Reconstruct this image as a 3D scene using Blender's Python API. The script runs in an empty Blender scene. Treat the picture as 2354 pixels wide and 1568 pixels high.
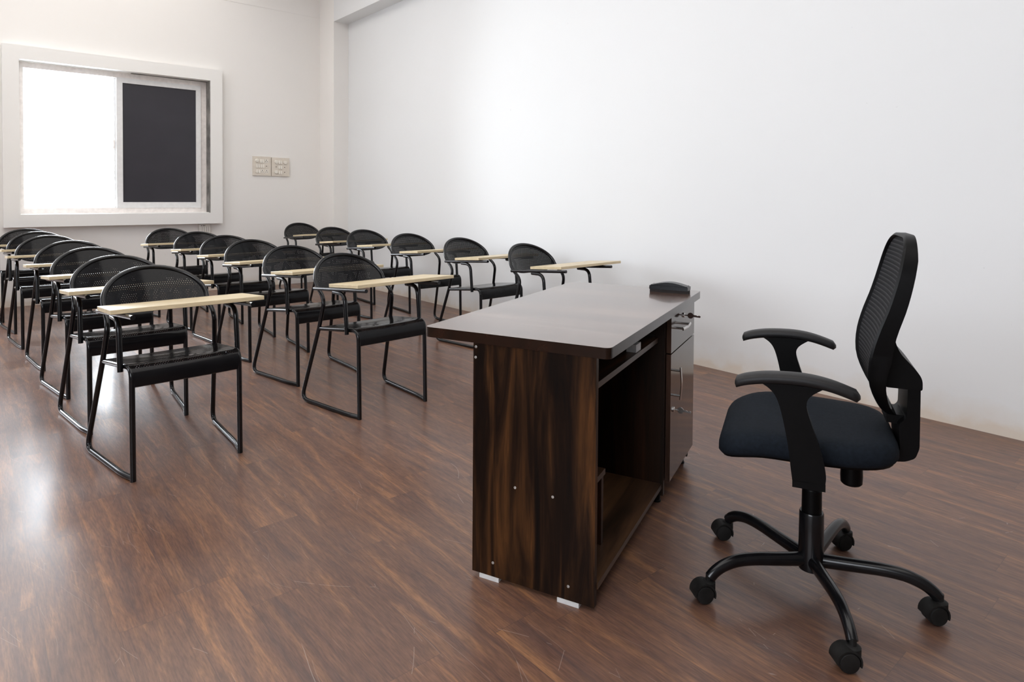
import bpy, bmesh, math, random
from mathutils import Vector, Matrix
random.seed(7)
C = bpy.context.scene.collection
PI = math.pi
R = math.radians

# ------------------------------------------------------------------ materials
def new_mat(name):
    m = bpy.data.materials.new(name); m.use_nodes = True
    nt = m.node_tree; b = nt.nodes['Principled BSDF']
    return m, nt, b
def N(nt, t, **kw):
    n = nt.nodes.new(t)
    for k, v in kw.items():
        if k.startswith('i_'):
            n.inputs[k[2:].replace('_', ' ')].default_value = v
        else:
            setattr(n, k, v)
    return n
def L(nt, a, b): nt.links.new(a, b)
def ramp(nt, stops, fac=None, interp='LINEAR'):
    n = nt.nodes.new('ShaderNodeValToRGB'); n.color_ramp.interpolation = interp
    els = n.color_ramp.elements
    while len(els) < len(stops): els.new(0.5)
    for e, (p, c) in zip(els, stops):
        e.position = p; e.color = (c[0], c[1], c[2], 1) if hasattr(c, '__len__') else (c, c, c, 1)
    if fac is not None: L(nt, fac, n.inputs['Fac'])
    return n
def mth(nt, op, a, b=None, c=None):
    n = nt.nodes.new('ShaderNodeMath'); n.operation = op
    for i, v in enumerate((a, b, c)):
        if v is None: continue
        if isinstance(v, (int, float)): n.inputs[i].default_value = v
        else: L(nt, v, n.inputs[i])
    return n.outputs[0]
def mixc(nt, fac, a, b, mode='MIX'):
    n = nt.nodes.new('ShaderNodeMix'); n.data_type = 'RGBA'; n.blend_type = mode
    for sock, v in (('Factor', fac), ('A', a), ('B', b)):
        s = [i for i in n.inputs if i.name == sock and (i.type == 'RGBA' or sock == 'Factor')][0]
        if isinstance(v, (int, float)): s.default_value = v
        elif isinstance(v, tuple): s.default_value = (v[0], v[1], v[2], 1)
        else: L(nt, v, s)
    return [o for o in n.outputs if o.type == 'RGBA'][0]

def simple(name, col, rough=0.5, metal=0.0, coat=0.0, bump=0.0, bscale=200, spec=0.5, var=0.12):
    m, nt, b = new_mat(name)
    tc = N(nt, 'ShaderNodeTexCoord')
    nz = N(nt, 'ShaderNodeTexNoise', i_Scale=bscale * 0.12, i_Detail=4.0); L(nt, tc.outputs['Object'], nz.inputs['Vector'])
    lo = tuple(c * (1 - var) for c in col); hi = tuple(min(1, c * (1 + var)) for c in col)
    r = ramp(nt, [(0.3, lo), (0.7, hi)], nz.outputs['Fac'])
    L(nt, r.outputs['Color'], b.inputs['Base Color'])
    b.inputs['Roughness'].default_value = rough; b.inputs['Metallic'].default_value = metal
    b.inputs['Coat Weight'].default_value = coat; b.inputs['Coat Roughness'].default_value = 0.1
    b.inputs['Specular IOR Level'].default_value = spec
    if bump:
        n2 = N(nt, 'ShaderNodeTexNoise', i_Scale=float(bscale), i_Detail=3.0); L(nt, tc.outputs['Object'], n2.inputs['Vector'])
        bp = N(nt, 'ShaderNodeBump', i_Strength=bump, i_Distance=0.002); L(nt, n2.outputs['Fac'], bp.inputs['Height'])
        L(nt, bp.outputs['Normal'], b.inputs['Normal'])
    return m

def wall_mat(name, col, scuff=True):
    m, nt, b = new_mat(name)
    g = N(nt, 'ShaderNodeNewGeometry')
    n1 = N(nt, 'ShaderNodeTexNoise', i_Scale=0.7, i_Detail=3.0, i_Roughness=0.5); L(nt, g.outputs['Position'], n1.inputs['Vector'])
    n2 = N(nt, 'ShaderNodeTexNoise', i_Scale=9.0, i_Detail=5.0); L(nt, g.outputs['Position'], n2.inputs['Vector'])
    r = ramp(nt, [(0.3, tuple(c * 0.975 for c in col)), (0.7, col)], n1.outputs['Fac'])
    if scuff:
        sx = N(nt, 'ShaderNodeSeparateXYZ'); L(nt, g.outputs['Position'], sx.inputs['Vector'])
        h = mth(nt, 'ADD', sx.outputs['Z'], mth(nt, 'MULTIPLY', mth(nt, 'SUBTRACT', n2.outputs['Fac'], 0.5), 0.16))
        rr = ramp(nt, [(0.02, 0.75), (0.06, 0.35), (0.16, 0.0)], h)
        c = mixc(nt, rr.outputs['Color'], r.outputs['Color'], (0.66, 0.56, 0.45))
        # a few hairline scratches and specks
        n3 = N(nt, 'ShaderNodeTexNoise', i_Scale=34.0, i_Detail=2.0); L(nt, g.outputs['Position'], n3.inputs['Vector'])
        sp = ramp(nt, [(0.765, 0.0), (0.80, 0.35)], n3.outputs['Fac'])
        c = mixc(nt, sp.outputs['Color'], c, tuple(x * 0.7 for x in col))
        L(nt, c, b.inputs['Base Color'])
    else:
        L(nt, r.outputs['Color'], b.inputs['Base Color'])
    b.inputs['Roughness'].default_value = 0.55
    b.inputs['Specular IOR Level'].default_value = 0.3
    bp = N(nt, 'ShaderNodeBump', i_Strength=0.08, i_Distance=0.01); L(nt, n2.outputs['Fac'], bp.inputs['Height'])
    L(nt, bp.outputs['Normal'], b.inputs['Normal'])
    return m

def floor_mat():
    m, nt, b = new_mat('vinyl_wood_floor')
    g = N(nt, 'ShaderNodeNewGeometry')
    s = N(nt, 'ShaderNodeSeparateXYZ'); L(nt, g.outputs['Position'], s.inputs['Vector'])
    PW, PL = 0.152, 0.914
    row = mth(nt, 'FLOOR', mth(nt, 'DIVIDE', s.outputs['X'], PW))
    wn = N(nt, 'ShaderNodeTexWhiteNoise', noise_dimensions='1D'); L(nt, row, wn.inputs['W'])
    yoff = mth(nt, 'ADD', mth(nt, 'DIVIDE', s.outputs['Y'], PL), wn.outputs['Value'])
    col = mth(nt, 'FLOOR', yoff)
    cb = N(nt, 'ShaderNodeCombineXYZ'); L(nt, row, cb.inputs['X']); L(nt, col, cb.inputs['Y'])
    wn2 = N(nt, 'ShaderNodeTexWhiteNoise', noise_dimensions='3D'); L(nt, cb.outputs['Vector'], wn2.inputs['Vector'])
    # grain coordinates: stretched along the plank and shifted for each plank
    gx = mth(nt, 'ADD', mth(nt, 'MULTIPLY', s.outputs['X'], 1.0), mth(nt, 'MULTIPLY', wn2.outputs['Value'], 13.7))
    gy = mth(nt, 'ADD', mth(nt, 'MULTIPLY', s.outputs['Y'], 0.085), mth(nt, 'MULTIPLY', row, 3.1))
    gv = N(nt, 'ShaderNodeCombineXYZ'); L(nt, gx, gv.inputs['X']); L(nt, gy, gv.inputs['Y'])
    n1 = N(nt, 'ShaderNodeTexNoise', i_Scale=24.0, i_Detail=7.0, i_Roughness=0.62, i_Distortion=0.9); L(nt, gv.outputs['Vector'], n1.inputs['Vector'])
    n2 = N(nt, 'ShaderNodeTexNoise', i_Scale=210.0, i_Detail=4.0, i_Roughness=0.65); L(nt, gv.outputs['Vector'], n2.inputs['Vector'])
    r1 = ramp(nt, [(0.25, (0.052, 0.029, 0.028)), (0.41, (0.108, 0.050, 0.034)), (0.55, (0.155, 0.072, 0.041)), (0.70, (0.275, 0.128, 0.056))], n1.outputs['Fac'])
    r2 = ramp(nt, [(0.36, 0.56), (0.62, 1.14)], n2.outputs['Fac'])
    c = mixc(nt, 0.85, r1.outputs['Color'], r2.outputs['Color'], 'MULTIPLY')
    tint = ramp(nt, [(0.0, (0.90, 0.89, 0.91)), (0.5, (1.0, 1.0, 1.0)), (1.0, (1.10, 1.05, 0.98))], wn2.outputs['Value'])
    c = mixc(nt, 1.0, c, tint.outputs['Color'], 'MULTIPLY')
    # plank seams
    fx = mth(nt, 'FRACT', mth(nt, 'DIVIDE', s.outputs['X'], PW)); fy = mth(nt, 'FRACT', yoff)
    ex = mth(nt, 'MINIMUM', fx, mth(nt, 'SUBTRACT', 1.0, fx)); ey = mth(nt, 'MINIMUM', fy, mth(nt, 'SUBTRACT', 1.0, fy))
    seam = mth(nt, 'MAXIMUM', mth(nt, 'LESS_THAN', ex, 0.006), mth(nt, 'LESS_THAN', ey, 0.0011))
    c = mixc(nt, mth(nt, 'MULTIPLY', seam, 0.45), c, (0.04, 0.022, 0.018))
    # worn dusty film
    n4 = N(nt, 'ShaderNodeTexNoise', i_Scale=1.6, i_Detail=6.0, i_Roughness=0.65); L(nt, g.outputs['Position'], n4.inputs['Vector'])
    dust = ramp(nt, [(0.36, 0.02), (0.72, 0.15)], n4.outputs['Fac'])
    c = mixc(nt, dust.outputs['Color'], c, (0.30, 0.205, 0.165))
    # hair scratches: thin lines out of a warped wave
    def scratches(rot, sc, th):
        mp = N(nt, 'ShaderNodeMapping'); mp.inputs['Rotation'].default_value = (0, 0, rot); mp.inputs['Scale'].default_value = (sc, sc * 0.16, 1)
        wv = N(nt, 'ShaderNodeTexNoise', i_Scale=1.1, i_Detail=1.0); L(nt, g.outputs['Position'], wv.inputs['Vector'])
        va = N(nt, 'ShaderNodeVectorMath', operation='MULTIPLY_ADD'); L(nt, wv.outputs['Color'], va.inputs[0]); va.inputs[1].default_value = (0.5, 0.5, 0); L(nt, g.outputs['Position'], va.inputs[2])
        L(nt, va.outputs['Vector'], mp.inputs['Vector'])
        v = N(nt, 'ShaderNodeTexVoronoi', feature='DISTANCE_TO_EDGE'); v.inputs['Scale'].default_value = 1.0
        L(nt, mp.outputs['Vector'], v.inputs['Vector'])
        nn = N(nt, 'ShaderNodeTexNoise', i_Scale=2.3, i_Detail=2.0); L(nt, mp.outputs['Vector'], nn.inputs['Vector'])
        return mth(nt, 'MULTIPLY', mth(nt, 'LESS_THAN', v.outputs['Distance'], th), mth(nt, 'GREATER_THAN', nn.outputs['Fac'], 0.56))
    sc = mth(nt, 'MAXIMUM', scratches(0.7, 8.0, 0.0016), scratches(-0.9, 10.0, 0.0018))
    c = mixc(nt, mth(nt, 'MULTIPLY', sc, 0.28), c, (0.50, 0.42, 0.38))
    L(nt, c, b.inputs['Base Color'])
    rr = ramp(nt, [(0.35, 0.36), (0.7, 0.50)], n4.outputs['Fac'])
    L(nt, rr.outputs['Color'], b.inputs['Roughness'])
    b.inputs['Specular IOR Level'].default_value = 0.5
    b.inputs['Coat Weight'].default_value = 0.30; b.inputs['Coat Roughness'].default_value = 0.20; b.inputs['Coat IOR'].default_value = 1.45
    n5 = N(nt, 'ShaderNodeTexNoise', i_Scale=7.0, i_Detail=4.0); L(nt, g.outputs['Position'], n5.inputs['Vector'])
    hh = mth(nt, 'ADD', mth(nt, 'MULTIPLY', n2.outputs['Fac'], 0.25), mth(nt, 'MULTIPLY', n5.outputs['Fac'], 1.0))
    hh = mth(nt, 'SUBTRACT', hh, mth(nt, 'MULTIPLY', seam, 0.5))
    bp = N(nt, 'ShaderNodeBump', i_Strength=0.10, i_Distance=0.006); L(nt, hh, bp.inputs['Height'])
    L(nt, bp.outputs['Normal'], b.inputs['Normal'])
    return m

def laminate(name, axis, stops, rough=0.3, spec=0.5, coat=0.0, sc=9.0, stretch=0.06, detail=5.0, off=0.0, coat_ior=1.5, dist=1.2):
    m, nt, b = new_mat(name)
    tc = N(nt, 'ShaderNodeTexCoord')
    mp = N(nt, 'ShaderNodeMapping')
    scl = [1.0, 1.0, 1.0]; scl[axis] = stretch
    mp.inputs['Scale'].default_value = scl; mp.inputs['Location'].default_value = (off, off * 1.3, off * 0.7)
    L(nt, tc.outputs['Object'], mp.inputs['Vector'])
    n1 = N(nt, 'ShaderNodeTexNoise', i_Scale=sc, i_Detail=detail, i_Roughness=0.55, i_Distortion=dist); L(nt, mp.outputs['Vector'], n1.inputs['Vector'])
    n2 = N(nt, 'ShaderNodeTexNoise', i_Scale=sc * 14, i_Detail=3.0); L(nt, mp.outputs['Vector'], n2.inputs['Vector'])
    r1 = ramp(nt, stops, n1.outputs['Fac'])
    r2 = ramp(nt, [(0.3, 0.72), (0.65, 1.1)], n2.outputs['Fac'])
    c = mixc(nt, 0.7, r1.outputs['Color'], r2.outputs['Color'], 'MULTIPLY')
    L(nt, c, b.inputs['Base Color'])
    b.inputs['Roughness'].default_value = rough; b.inputs['Specular IOR Level'].default_value = spec
    b.inputs['Coat Weight'].default_value = coat; b.inputs['Coat Roughness'].default_value = 0.08; b.inputs['Coat IOR'].default_value = coat_ior
    return m

def perforated(name, pitch=0.0098, rad=0.00108):
    """Black powder coat with a hexagonal pattern of punched holes laid out in the UV map (metres)."""
    m, nt, b = new_mat(name)
    out = nt.nodes['Material Output']
    uv = N(nt, 'ShaderNodeUVMap')
    s = N(nt, 'ShaderNodeSeparateXYZ'); L(nt, uv.outputs['UV'], s.inputs['Vector'])
    rp = pitch * 0.866
    def lattice(ox, oy):
        fx = mth(nt, 'SUBTRACT', mth(nt, 'FRACT', mth(nt, 'ADD', mth(nt, 'DIVIDE', s.outputs['X'], pitch), ox)), 0.5)
        fy = mth(nt, 'SUBTRACT', mth(nt, 'FRACT', mth(nt, 'ADD', mth(nt, 'DIVIDE', s.outputs['Y'], 2 * rp), oy)), 0.5)
        dx = mth(nt, 'MULTIPLY', fx, pitch); dy = mth(nt, 'MULTIPLY', fy, 2 * rp)
        return mth(nt, 'ADD', mth(nt, 'MULTIPLY', dx, dx), mth(nt, 'MULTIPLY', dy, dy))
    d = mth(nt, 'MINIMUM', lattice(0.0, 0.0), lattice(0.5, 0.5))
    at = N(nt, 'ShaderNodeAttribute', attribute_name='holes')
    hole = mth(nt, 'MULTIPLY', mth(nt, 'LESS_THAN', d, rad * rad), mth(nt, 'GREATER_THAN', at.outputs['Fac'], 0.5))
    tc = N(nt, 'ShaderNodeTexCoord')
    nz = N(nt, 'ShaderNodeTexNoise', i_Scale=5.0, i_Detail=4.0); L(nt, tc.outputs['Object'], nz.inputs['Vector'])
    r = ramp(nt, [(0.3, (0.005, 0.005, 0.006)), (0.75, (0.009, 0.0085, 0.0095))], nz.outputs['Fac'])
    L(nt, r.outputs['Color'], b.inputs['Base Color'])
    b.inputs['Specular IOR Level'].default_value = 0.2
    rg = ramp(nt, [(0.3, 0.10), (0.7, 0.18)], nz.outputs['Fac']); L(nt, rg.outputs['Color'], b.inputs['Roughness'])
    bp = N(nt, 'ShaderNodeBump', i_Strength=0.06, i_Distance=0.01); L(nt, nz.outputs['Fac'], bp.inputs['Height']); L(nt, bp.outputs['Normal'], b.inputs['Normal'])
    tr = N(nt, 'ShaderNodeBsdfTransparent'); mx = N(nt, 'ShaderNodeMixShader')
    L(nt, hole, mx.inputs['Fac']); L(nt, b.outputs['BSDF'], mx.inputs[1]); L(nt, tr.outputs['BSDF'], mx.inputs[2])
    L(nt, mx.outputs['Shader'], out.inputs['Surface'])
    return m

def mesh_fabric(name):
    m, nt, b = new_mat(name)
    uv = N(nt, 'ShaderNodeUVMap'); s = N(nt, 'ShaderNodeSeparateXYZ'); L(nt, uv.outputs['UV'], s.inputs['Vector'])
    w = mth(nt, 'SINE', mth(nt, 'MULTIPLY', s.outputs['Y'], 2 * PI / 0.0115))
    w2 = mth(nt, 'SINE', mth(nt, 'MULTIPLY', s.outputs['X'], 2 * PI / 0.004))
    h = mth(nt, 'ADD', w, mth(nt, 'MULTIPLY', w2, 0.25))
    r = ramp(nt, [(0.0, (0.003, 0.003, 0.004)), (0.78, (0.006, 0.006, 0.008)), (0.97, (0.030, 0.028, 0.030))], mth(nt, 'ADD', mth(nt, 'MULTIPLY', w, 0.5), 0.5))
    L(nt, r.outputs['Color'], b.inputs['Base Color']); b.inputs['Roughness'].default_value = 0.75; b.inputs['Specular IOR Level'].default_value = 0.15
    bp = N(nt, 'ShaderNodeBump', i_Strength=0.5, i_Distance=0.002); L(nt, h, bp.inputs['Height']); L(nt, bp.outputs['Normal'], b.inputs['Normal'])
    return m

def glass_mat(name):
    m, nt, b = new_mat(name); out = nt.nodes['Material Output']
    nt.nodes.remove(b)
    tr = N(nt, 'ShaderNodeBsdfTransparent'); tr.inputs['Color'].default_value = (0.96, 0.98, 0.98, 1)
    gl = N(nt, 'ShaderNodeBsdfGlossy'); gl.inputs['Roughness'].default_value = 0.02
    fr = N(nt, 'ShaderNodeFresnel'); fr.inputs['IOR'].default_value = 1.45
    mx = N(nt, 'ShaderNodeMixShader'); L(nt, fr.outputs['Fac'], mx.inputs['Fac']); L(nt, tr.outputs['BSDF'], mx.inputs[1]); L(nt, gl.outputs['BSDF'], mx.inputs[2])
    L(nt, mx.outputs['Shader'], out.inputs['Surface'])
    return m

WHITE = (0.80, 0.785, 0.765)
M = {}
M['wall_side'] = wall_mat('painted_wall_cool', (0.765, 0.775, 0.78))
M['wall_far'] = wall_mat('painted_wall_warm', (0.845, 0.825, 0.80))
M['wall_dim'] = wall_mat('darkened_wall', (0.16, 0.145, 0.135), False)  # unseen walls toned dark so camera-facing surfaces reflect less light
M['ceiling'] = wall_mat('ceiling_paint', (0.82, 0.81, 0.80), False)
M['surround'] = wall_mat('window_surround_paint', (0.84, 0.83, 0.81), False)
M['floor'] = floor_mat()
M['black_steel'] = simple('black_powder_coated_tube', (0.005, 0.005, 0.006), 0.2, spec=0.4, var=0.2)
M['perforated'] = perforated('perforated_black_steel')
M['black_sheet'] = M['perforated']
M['tablet'] = laminate('beige_laminate', 0, [(0.3, (0.57, 0.455, 0.275)), (0.5, (0.65, 0.53, 0.335)), (0.7, (0.71, 0.595, 0.395))], rough=0.35, sc=22, stretch=0.05, dist=0.4)
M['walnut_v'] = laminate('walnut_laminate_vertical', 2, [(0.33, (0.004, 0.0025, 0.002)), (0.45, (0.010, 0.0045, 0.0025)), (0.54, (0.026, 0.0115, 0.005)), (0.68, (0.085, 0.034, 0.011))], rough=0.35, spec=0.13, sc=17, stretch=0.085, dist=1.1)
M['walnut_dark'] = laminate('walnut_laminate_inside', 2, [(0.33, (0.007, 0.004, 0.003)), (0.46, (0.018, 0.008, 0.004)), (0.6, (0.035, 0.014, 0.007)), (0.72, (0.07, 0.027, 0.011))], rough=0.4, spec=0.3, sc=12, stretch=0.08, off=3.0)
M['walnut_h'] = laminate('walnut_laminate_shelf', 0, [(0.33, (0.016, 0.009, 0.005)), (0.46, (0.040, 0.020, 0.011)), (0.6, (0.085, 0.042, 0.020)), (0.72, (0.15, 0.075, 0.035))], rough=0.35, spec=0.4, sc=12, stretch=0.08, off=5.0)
M['walnut_top'] = laminate('walnut_laminate_top', 1, [(0.3, (0.050, 0.028, 0.020)), (0.5, (0.105, 0.062, 0.047)), (0.7, (0.19, 0.125, 0.098))], rough=0.24, spec=0.55, coat=0.5, sc=11, stretch=0.05, dist=0.8, coat_ior=1.65)
M['walnut_edge'] = laminate('walnut_edge_band', 0, [(0.3, (0.010, 0.005, 0.003)), (0.7, (0.022, 0.009, 0.005))], rough=0.22, spec=0.32, coat=0.12, sc=14, stretch=0.05, coat_ior=1.5)
M['walnut_door'] = laminate('walnut_laminate_door', 2, [(0.3, (0.030, 0.017, 0.012)), (0.5, (0.052, 0.029, 0.021)), (0.7, (0.085, 0.047, 0.034))], rough=0.13, spec=0.3, coat=0.2, sc=16, stretch=0.05, off=2.0, coat_ior=1.5)
M['chrome'] = simple('brushed_steel', (0.62, 0.61, 0.60), 0.22, metal=1.0, var=0.06)
M['dark_bronze'] = simple('dark_bronze_metal', (0.055, 0.032, 0.026), 0.3, metal=0.6)
M['screw'] = simple('zinc_screw', (0.55, 0.54, 0.52), 0.35, metal=0.8)
M['white_pad'] = simple('white_plastic_pad', (0.62, 0.62, 0.62), 0.5)
M['black_plastic'] = simple('black_plastic', (0.0028, 0.0026, 0.0028), 0.42, bump=0.05, bscale=500, spec=0.10)
M['dusty_plastic'] = simple('dusty_black_plastic', (0.011, 0.0105, 0.010), 0.6, bump=0.1, bscale=160, var=0.5, spec=0.2)
M['arm_plastic'] = simple('soft_black_arm_pad', (0.010, 0.0095, 0.010), 0.5, bump=0.06, bscale=600, spec=0.3)
M['seat_fabric'] = simple('dark_navy_fabric', (0.0065, 0.0095, 0.0145), 0.85, bump=0.25, bscale=900, var=0.25, spec=0.15)
M['mesh_fabric'] = mesh_fabric('black_mesh_fabric')
M['black_enamel'] = simple('black_enamel_steel', (0.005, 0.005, 0.006), 0.24, spec=0.4, var=0.4)
M['upvc'] = simple('white_upvc', (0.80, 0.80, 0.80), 0.3, var=0.04)
M['upvc_warm'] = simple('dusty_upvc', (0.86, 0.81, 0.78), 0.4, var=0.08)
M['plaster'] = simple('raw_grey_plaster', (0.20, 0.19, 0.18), 0.9, bump=0.6, bscale=60, var=0.5)
M['dark_pane'] = simple('black_film_pane', (0.030, 0.028, 0.036), 0.34, spec=0.5, var=0.08, bscale=40)
M['glass'] = glass_mat('clear_window_glass')
M['switch_plate'] = simple('ivory_switch_plate', (0.70, 0.64, 0.56), 0.4, var=0.05)
M['switch_white'] = simple('ivory_switch', (0.78, 0.74, 0.67), 0.3, var=0.04)
M['hole_dark'] = simple('socket_hole', (0.05, 0.04, 0.035), 0.6)
M['box_plastic'] = simple('white_box_plastic', (0.66, 0.63, 0.59), 0.4, var=0.06)
M['felt'] = simple('dark_felt', (0.012, 0.009, 0.008), 0.9, bump=0.3, bscale=500)
M['duster_black'] = simple('glossy_black_duster', (0.004, 0.004, 0.005), 0.25, spec=0.16)

# ------------------------------------------------------------------ mesh helpers
def obj(name, bm, mat, parent=None, smooth=True, bevel=0.0, seg=2, angle=35):
    if bevel:
        es = [e for e in bm.edges if len(e.link_faces) == 2 and e.calc_face_angle(0) > R(40)]
        bmesh.ops.bevel(bm, geom=es, offset=bevel, segments=seg, affect='EDGES', profile=0.5, clamp_overlap=True)
    bmesh.ops.recalc_face_normals(bm, faces=bm.faces)
    me = bpy.data.meshes.new(name); bm.to_mesh(me); bm.free()
    o = bpy.data.objects.new(name, me); C.objects.link(o)
    for mm in (mat if isinstance(mat, (list, tuple)) else [mat]): me.materials.append(mm)
    if smooth:
        me.shade_smooth() if hasattr(me, 'shade_smooth') else None
        try: me.set_sharp_from_angle(angle=R(angle))
        except Exception: pass
    if parent is not None: o.parent = parent
    return o
def box(bm, x0, x1, y0, y1, z0, z1, mi=0):
    vs = [bm.verts.new((x, y, z)) for z in (z0, z1) for y in (y0, y1) for x in (x0, x1)]
    for f in ((0, 2, 3, 1), (4, 5, 7, 6), (0, 1, 5, 4), (2, 6, 7, 3), (0, 4, 6, 2), (1, 3, 7, 5)):
        fc = bm.faces.new([vs[i] for i in f]); fc.material_index = mi
    return vs
def bxo(name, a, mat, parent=None, bevel=0.0, seg=2):
    bm = bmesh.new(); box(bm, *a); return obj(name, bm, mat, parent, bevel=bevel, seg=seg)
def fillet(pts, rad, n=6):
    """round the corners of a polyline; rad is one number or one per inner point"""
    P = [Vector(p) for p in pts]; out = [P[0]]
    for i in range(1, len(P) - 1):
        r = rad[i - 1] if isinstance(rad, (list, tuple)) else rad
        a, b, c = P[i - 1], P[i], P[i + 1]
        d1 = (a - b); d2 = (c - b); l = min(r, d1.length * 0.49, d2.length * 0.49)
        if r <= 0: out.append(b); continue
        p0 = b + d1.normalized() * l; p1 = b + d2.normalized() * l
        for k in range(n + 1):
            t = k / n; out.append((1 - t) ** 2 * p0 + 2 * t * (1 - t) * b + t * t * p1)
    out.append(P[-1]); return out
def tube(bm, pts, r, n=12, caps=True, closed=False, sy=1.0, radii=None, up=None):
    P = [Vector(p) for p in pts]; m = len(P); rings = []
    def tang(i):
        if closed: return (P[(i + 1) % m] - P[i - 1]).normalized()
        if i == 0: return (P[1] - P[0]).normalized()
        if i == m - 1: return (P[-1] - P[-2]).normalized()
        return ((P[i + 1] - P[i]).normalized() + (P[i] - P[i - 1]).normalized()).normalized()
    t = tang(0); ref = Vector(up) if up else (Vector((0, 0, 1)) if abs(t.z) < 0.9 else Vector((1, 0, 0)))
    nrm = (ref - t * ref.dot(t)).normalized()
    for i in range(m):
        t = tang(i); nrm = (nrm - t * nrm.dot(t)).normalized(); bn = t.cross(nrm)
        rr = radii[i] if radii else r
        rings.append([bm.verts.new(P[i] + nrm * (math.cos(2 * PI * k / n) * rr) + bn * (math.sin(2 * PI * k / n) * rr * sy)) for k in range(n)])
    for i in range(m if closed else m - 1):
        A, B = rings[i], rings[(i + 1) % m]
        for k in range(n): bm.faces.new((A[k], A[(k + 1) % n], B[(k + 1) % n], B[k]))
    if caps and not closed:
        bm.faces.new(rings[0][::-1]); bm.faces.new(rings[-1])
    return rings
def lathe(bm, prof, n=24, c=(0, 0, 0), mat=None):
    """prof: (radius, z) list; revolve about z through c; mat optionally rotates"""
    rings = []
    for r, z in prof:
        ring = []
        for k in range(n):
            v = Vector((r * math.cos(2 * PI * k / n), r * math.sin(2 * PI * k / n), z))
            if mat is not None: v = mat @ v
            ring.append(bm.verts.new(v + Vector(c)))
        rings.append(ring)
    for A, B in zip(rings, rings[1:]):
        for k in range(n): bm.faces.new((A[k], A[(k + 1) % n], B[(k + 1) % n], B[k]))
    bm.faces.new(rings[0][::-1]); bm.faces.new(rings[-1])
def prism(bm, poly, h0, h1, axis='z'):
    def P(a, b, h): return {'z': (a, b, h), 'x': (h, a, b), 'y': (a, h, b)}[axis]
    A = [bm.verts.new(P(a, b, h0)) for a, b in poly]; B = [bm.verts.new(P(a, b, h1)) for a, b in poly]
    n = len(poly)
    for i in range(n): bm.faces.new((A[i], A[(i + 1) % n], B[(i + 1) % n], B[i]))
    bm.faces.new(A[::-1]); bm.faces.new(B)
def round_poly(pts, rad, n=6):
    out = []; m = len(pts)
    for i in range(m):
        a, b, c = Vector(pts[i - 1]), Vector(pts[i]), Vector(pts[(i + 1) % m])
        r = rad[i] if isinstance(rad, (list, tuple)) else rad
        l = min(r, (a - b).length * 0.49, (c - b).length * 0.49)
        p0 = b + (a - b).normalized() * l; p1 = b + (c - b).normalized() * l
        for k in range(n + 1):
            t = k / n; q = (1 - t) ** 2 * p0 + 2 * t * (1 - t) * b + t * t * p1; out.append((q.x, q.y))
    return out
def catmull(pts, n=8, closed=False):
    P = [Vector(p) for p in pts]; m = len(P); out = []
    rng = range(m) if closed else range(m - 1)
    for i in rng:
        if closed: p0, p1, p2, p3 = P[i - 1], P[i], P[(i + 1) % m], P[(i + 2) % m]
        else: p0, p1, p2, p3 = P[max(i - 1, 0)], P[i], P[i + 1], P[min(i + 2, m - 1)]
        for k in range(n):
            t = k / n
            out.append(0.5 * ((2 * p1) + (p2 - p0) * t + (2 * p0 - 5 * p1 + 4 * p2 - p3) * t * t + (3 * p1 - p0 - 3 * p2 + p3) * t ** 3))
    if not closed: out.append(P[-1])
    return out
def thing(name, label, cat, loc=(0, 0, 0), rz=0.0, group=None):
    o = bpy.data.objects.new(name, None); C.objects.link(o); o.empty_display_size = 0.1
    o.location = loc; o.rotation_euler = (0, 0, rz); o['label'] = label; o['category'] = cat
    if group: o['group'] = group
    return o
def tag(o, label, cat, group=None):
    o['label'] = label; o['category'] = cat
    if group: o['group'] = group
    return o
def struct(o, label=None, cat=None):
    o['kind'] = 'structure'
    if label: o['label'] = label
    if cat: o['category'] = cat
    return o
def dup(root, loc, rz, label):
    r = root.copy(); C.objects.link(r); r.location = loc; r.rotation_euler = (0, 0, rz); r['label'] = label
    for ch in list(root.children):
        c = ch.copy(); C.objects.link(c); c.parent = r
        for g in list(ch.children):
            d = g.copy(); C.objects.link(d); d.parent = c
    return r

# ------------------------------------------------------------------ the room
XR, YF = 3.860, 8.256           # right wall, far (window) wall
XL, YB, ZC = -2.6, -2.6, 4.15   # walls and ceiling out of the frame
SX0, SX1, SZ0, SZ1, YW = 0.313, 2.388, 0.813, 2.647, 8.156   # raised surround of the window
IX0, IX1, IZ0, IZ1 = 0.447, 2.255, 0.941, 2.510              # its opening
struct(bxo('floor', (XL - 0.2, XR + 0.2, YB - 0.2, YF + 0.2, -0.08, 0.0), M['floor']), 'dark red-brown wood-look plank floor, scuffed and glossy', 'floor')
struct(bxo('ceiling', (XL - 0.2, XR + 0.2, YB - 0.2, YF + 0.2, ZC, ZC + 0.1), M['ceiling']), 'plain white ceiling above the frame', 'ceiling')
struct(bxo('wall_right', (XR, XR + 0.2, YB - 0.2, YF + 0.2, 0.0, ZC), M['wall_side']), 'long blank white wall on the right', 'wall')
bm = bmesh.new()
T = YF + 0.2
QX0, QX1 = -2.15, -0.40     # added unseen opening left of the picture, widens the floor sheen
box(bm, XL - 0.2, QX0, YF, T, 0, ZC); box(bm, QX1, IX0, YF, T, 0, ZC); box(bm, IX1, XR, YF, T, 0, ZC)
box(bm, QX0, QX1, YF, T, 0, IZ0); box(bm, QX0, QX1, YF, T, IZ1, ZC)
box(bm, IX0, IX1, YF, T, 0, IZ0); box(bm, IX0, IX1, YF, T, IZ1, ZC)
struct(obj('wall_far', bm, M['wall_far'], smooth=False), 'warm white far wall that holds the window', 'wall')
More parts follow.
